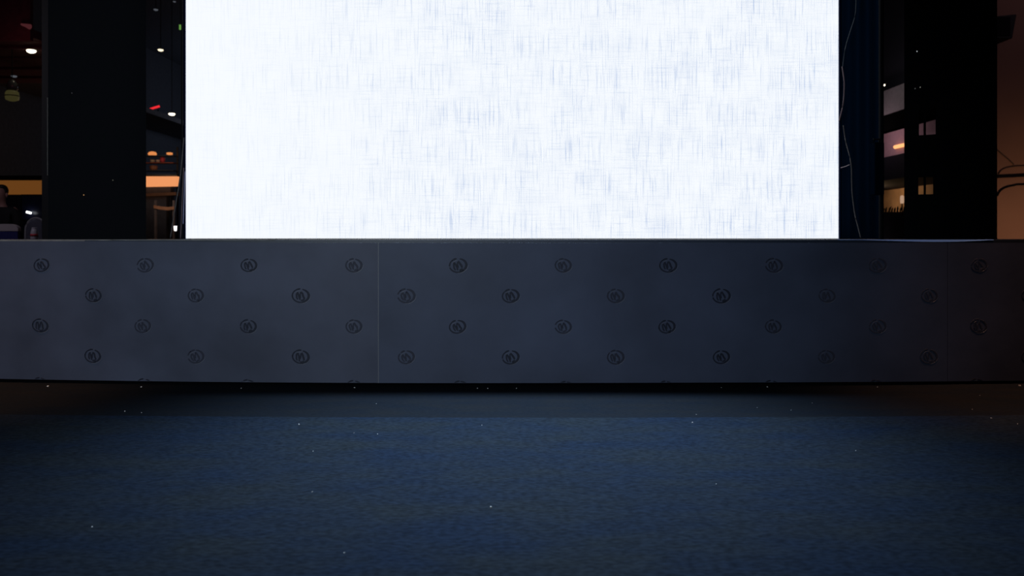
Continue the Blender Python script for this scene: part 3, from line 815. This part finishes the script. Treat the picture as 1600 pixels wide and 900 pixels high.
V.append((0, 0, .53)); RR.append((.15, .12))
ch_ = chain(0, [((0, .01, .72), (.14, .10)), ((0, .01, .92), (.155, .105)), ((0, .0, 1.03), (.10, .08)), ((0, -.01, 1.10), .052), ((0, -.02, 1.15), (.055, .06)), ((0, -.03, 1.21), (.072, .085)), ((0, -.025, 1.28), (.07, .085)), ((0, -.02, 1.33), (.04, .05))])
hn = []
for s_ in (-1, 1):
    w_ = chain(2, [((s_ * .16, .01, 1.01), .062), ((s_ * .215, 0, .95), .055), ((s_ * .235, -.04, .76), .046), ((s_ * .20, -.24, .70), .036), ((s_ * .14, -.34, .69), (.028, .02)), ((s_ * .12, -.40, .685), (.036, .016))])
    for i in range(4):
        fx = s_ * (.12 + (i - 1.5) * .019); ln = (.062, .074, .068, .052)[i]
        chain(w_, [((fx, -.425, .685), .0085), ((fx, -.425 - ln * .55, .680), .008), ((fx, -.425 - ln, .662), .007)])
    chain(w_, [((s_ * .12 - s_ * .045, -.39, .68), .010), ((s_ * .12 - s_ * .062, -.42, .672), .0085)])
    chain(0, [((s_ * .10, -.06, .53), .088), ((s_ * .12, -.42, .53), .068), ((s_ * .13, -.46, .47), .058), ((s_ * .13, -.44, .26), .048), ((s_ * .13, -.43, .09), .036), ((s_ * .13, -.47, .045), (.04, .035)), ((s_ * .135, -.60, .03), (.04, .022))])
chain(ch_ - 2, [((0, -.112, 1.20), .012)])
bd = skin('body', V, E, RR, sk, pe)


def cloth(name, idx_pts, mt_):
    v, e, r = [], [], []
    for chn in idx_pts:
        for i, (co, rd) in enumerate(chn):
            v.append(co); r.append(rd)
            if i: e.append((len(v) - 2, len(v) - 1))
    return v, e, r


v = [(0, 0, .50), (0, .01, .72), (0, .01, .92), (0, 0, 1.03), (0, -.005, 1.075)]; r = [(.17, .14), (.165, .125), (.18, .13), (.12, .095), (.068, .068)]; e = [(0, 1), (1, 2), (2, 3), (3, 4)]
for s_ in (-1, 1):
    b_ = len(v); v += [(s_ * .16, .01, 1.01), (s_ * .215, 0, .95), (s_ * .235, -.04, .76), (s_ * .20, -.24, .70), (s_ * .15, -.33, .69)]; r += [.075, .068, .058, .046, .038]
    e += [(2, b_), (b_, b_ + 1), (b_ + 1, b_ + 2), (b_ + 2, b_ + 3), (b_ + 3, b_ + 4)]
skin('jacket', v, e, r, jk, pe)
v = [(0, 0, .53)]; r = [(.165, .13)]; e = []
for s_ in (-1, 1):
    b_ = len(v); v += [(s_ * .10, -.06, .535), (s_ * .12, -.42, .535), (s_ * .13, -.47, .47), (s_ * .13, -.45, .26), (s_ * .13, -.44, .10)]; r += [.1, .08, .07, .06, .052]
    e += [(0, b_), (b_, b_ + 1), (b_ + 1, b_ + 2), (b_ + 2, b_ + 3), (b_ + 3, b_ + 4)]
skin('trousers', v, e, r, tr_, pe)
skin('hair', [(0, .015, 1.22), (0, .02, 1.29), (0, -.01, 1.345), (0, -.07, 1.335)], [(0, 1), (1, 2), (2, 3)], [(.07, .07), (.082, .08), (.075, .05), (.05, .025)], hr, pe)
for s_ in (-1, 1):
    m = MB(); m.lathe([(.003, -.01), (.010, -.005), (.011, 0), (.010, .005), (.003, .01)], (s_ * .03, -.108, 1.235), 10); m.build('eye', mat('eye_white', (.6, .6, .6), .3) if s_ < 0 else bpy.data.materials['eye_white'], pe, True)
    m = MB(); m.lathe([(.006, -.032), (.014, -.015), (.017, .01), (.008, .03)], (s_ * .078, -.02, 1.225), 10); m.build('ear', sk, pe, True)
m = MB(); m.tube([(-.025, -.105, 1.168), (0, -.112, 1.166), (.025, -.105, 1.168)], .006); m.build('mouth', mat('lip_tone', (.35, .12, .11), .5), pe, True)
light('chair_fill', 'POINT', (-6.3, 7.6, 2.5), 24, (.95, .85, 1.0), shadow_soft_size=.2)  # added fill brightening the chairs near the seated person
light('canopy_red', 'POINT', P(20, 95, 16.2), 3.0, (1, .25, .28), shadow_soft_size=.2)

# ------------------------------------------------------------------ hall behind: right side
XF = 12.4
zf = lambda py, px=1395: PX(px, py, XF).z
Y0, Y1 = 19.0, 33.0
pinkw = mat('pink_wall', (.45, .28, .32), .8, var=.08); tanw = mat('tan_wall', (.42, .26, .15), .8, var=.25, scale=1.5); greyp = mat('grey_parapet', (.20, .185, .195), .6, var=.1)
dkb = mat('dark_bulkhead', (.020, .020, .030), .7)
wr = tag(one_box((XF + 2.6, Y0, 0), (XF + 2.9, Y1, 9.5)).build('wall_right', tanw), 'back wall of the shops on the right side of the hall', 'wall', kind='structure')
z1, z2, z3, z4, z5, z6 = zf(280), zf(243), zf(201), zf(176), zf(137), zf(118)
tag(one_box((XF, Y0, z1), (XF + 2.6, Y1, z2)).build('trim_2', mat('black_bulkhead', (.009, .009, .014), .8, spec=.1)), 'dark bulkhead above the lit ground floor shop', 'bulkhead', kind='structure')
tag(one_box((XF + .35, Y0, z2), (XF + .5, Y1, z3 + .4)).build('wall_upper', pinkw), 'pink lit wall on the upper floor right of the screen', 'wall', kind='structure')
tag(one_box((XF, Y0, z3), (XF + .34, Y1, z4)).build('trim_3', mat('pitch_black', (.002, .002, .002), .9, spec=0)), 'black slab edge above the pink wall', 'slab', kind='structure')
tag(one_box((XF, Y0, z4), (XF + .12, Y1, z5)).build('trim_4', greyp), 'grey parapet above the pink wall', 'parapet', kind='structure')
tag(one_box((XF + .4, Y0, z5), (XF + .6, Y1, 9.5)).build('trim_5', dkb), 'dark upper wall above the grey parapet', 'wall', kind='structure')
m = MB(); a, b = PX(1398.5, 229.8, XF + .30), PX(1422, 224.5, XF + .30); m.tube([a, b], .062); o = m.build('tube_lamp', glow('orange_tube_glow', (1, .42, .16), 1.4), origin=(a + b) / 2); tag(o, 'glowing orange tube lamp on the pink wall', 'lamp')
light('pink_floor_lamp', 'POINT', (XF - .9, 25.4, (z2 + z3) / 2 + .3), 22, (1, .72, .78), shadow_soft_size=.2)
light('parapet_lamp', 'POINT', (XF - 1.4, 24.5, z5 + .1), 9, (1, .9, .9), shadow_soft_size=.2)
light('shop_lamp_right', 'POINT', (XF + 1.2, 29.2, 2.2), 38, (1, .66, .36), shadow_soft_size=.2)
# plants and planter in front of the shop
pl = empty('planter', (P(1392, 372, 14.5).x, 14.5, 0), 'grey planter with low dark plants before the lit shop', 'planter')
m = MB(); a = P(1371, 331, 14.5) - pl.location; b = P(1440, 322, 14.5) - pl.location
m.box((a.x, 0, 0), (b.x, .4, a.z)); m.build('trough', mat('grey_trough', (.12, .12, .13), .7), pl)
lf = mat('dark_leaf', (.035, .06, .03), .6)
for i in range(14):
    x = a.x + .08 + (b.x - a.x - .1) * i / 13; hgt = random.uniform(.05, .14); lean = random.uniform(-.05, .05)
    m = MB(); m.tube([(x, .2, a.z - .02), (x + lean * .5, .18, a.z + hgt * .6), (x + lean, .16, a.z + hgt)], [.012, .018, .003], 5); m.build('leaf', lf, pl, True)
vs = empty('glowing_vase', (P(1409.5, 372, 14.3).x, 14.3, 0), 'small cream vase made to glow on a stand before the planter by the right tower', 'lamp')
zl = P(0, 318, 14.3).z
m = MB(); m.lathe([(.028, zl), (.034, zl + .03), (.034, zl + .12), (.02, zl + .15)]); m.build('vase_body', glow('cream_vase_glow', (.8, .5, .33), .55), vs, True)  # vase given its own glow in place of lamplight
m = MB(); m.tube([(0, 0, .02), (0, 0, zl)], .01); m.build('pole', M['black'], vs)
m = MB(); m.lathe([(.12, 0), (.12, .02)]); m.build('base', M['black'], vs)
gc = mat('dull_grey_cloth', (.16, .15, .17), .8)
for i, (px, lb2) in enumerate(((1377, 'dim grey chair below the planter beside the right curtain'), (1401, 'dim grey chair below the planter beside the right tower'))):
    yc = (12.3, 11.2)[i]; c_ = empty('chair', (P(px, 372, yc).x, yc, 0), lb2, 'chair', 'grey chairs before the planter')
    m = MB(); rounded(m, -.2, .2, .5, P(0, 338, yc).z, .1, -.02, .02); m.build('backrest', gc if i else mat('mauve_cloth', (.15, .12, .14), .8), c_)
    m = MB(); m.box((-.21, -.45, .42), (.21, -.02, .47)); m.build('seat', gc, c_, bevel=.01)
    for xx in (-.18, .18):
        for yy in (-.42, -.04):
            m = MB(); m.tube([(xx, yy, .42), (xx, yy, 0)], .013); m.build('leg', M['darkmetal'], c_)

# brown wall behind the right tower
YW = 9.0
brw = mat('brown_plaster', (.32, .185, .125), .8, var=.12, scale=1.2)
xw = (1552 - 800) / F * YW
tag(one_box((xw, YW, 0), (xw + 2.4, YW + .4, 6)).build('wall_side', brw), 'brown plaster wall lit from below at the right edge', 'wall', kind='structure')
light('wall_uplight', 'SPOT', (xw + .55, YW - 1.7, .15), 40, (1, .58, .36), (xw + .5, YW, .5), spot_size=R(100), spot_blend=1, shadow_soft_size=.15)
light('side_wall_fill', 'POINT', (xw + .3, YW - 2.6, 4.6), 15, (1, .66, .85), shadow_soft_size=.3)  # added dim purple fill for the upper brown wall
wp = lambda px, py: P(px, py, YW - .008)
cable('wall_cable', [wp(1552, 276), wp(1580, 275), wp(1610, 273.5), wp(1700, 271), wp(1850, 270)], .017, M['black'], 'thick dark cable running level across the brown wall')
cable('wall_cable', [wp(1558, 306), wp(1563, 298), wp(1572, 292.5), wp(1585, 289.5), wp(1602, 288), wp(1720, 286), wp(1850, 290)], .010, M['black'], 'dark cable arching below the level cable on the brown wall')
thin = mat('brown_cable', (.08, .05, .04), .6)
cable('wall_cable', [wp(1556, 232), wp(1565, 240), wp(1576, 249), wp(1584, 257)], .007, thin, 'thin brown cable slanting down the brown wall')
cable('wall_cable', [wp(1560, 272), wp(1566, 265), wp(1578, 261), wp(1602, 259), wp(1700, 258), wp(1850, 264)], .006, thin, 'thin brown cable curving just above the level cable')
ws = empty('wall_speaker', wp(1572, 64), 'dark angular loudspeaker high on the brown wall', 'loudspeaker')
q2 = [P(*t, YW - .288) + Vector((0, .28, 0)) - ws.location for t in ((1545, 60), (1582, 60), (1589, 22), (1545, 26))]
dB = Vector((0, -.28, 0))
m = MB(); m.hexa([q2[0] + dB, q2[1] + dB, q2[1], q2[0], q2[3] + dB, q2[2] + dB, q2[2], q2[3]]); m.build('cabinet', mat('dark_green_black', (.012, .016, .015), .7), ws, bevel=.01)
m = MB(); m.box(q2[0] + Vector((.03, -.29, .03)), q2[1] + Vector((-.03, -.284, .24))); m.build('grille', M['black'], ws)
m = MB(); m.tube([q2[0] + Vector((.12, -.1, 0)), q2[0] + Vector((.12, -.1, -.06)), q2[0] + Vector((.12, .03, -.06))], .015); m.build('bracket', M['darkmetal'], ws)
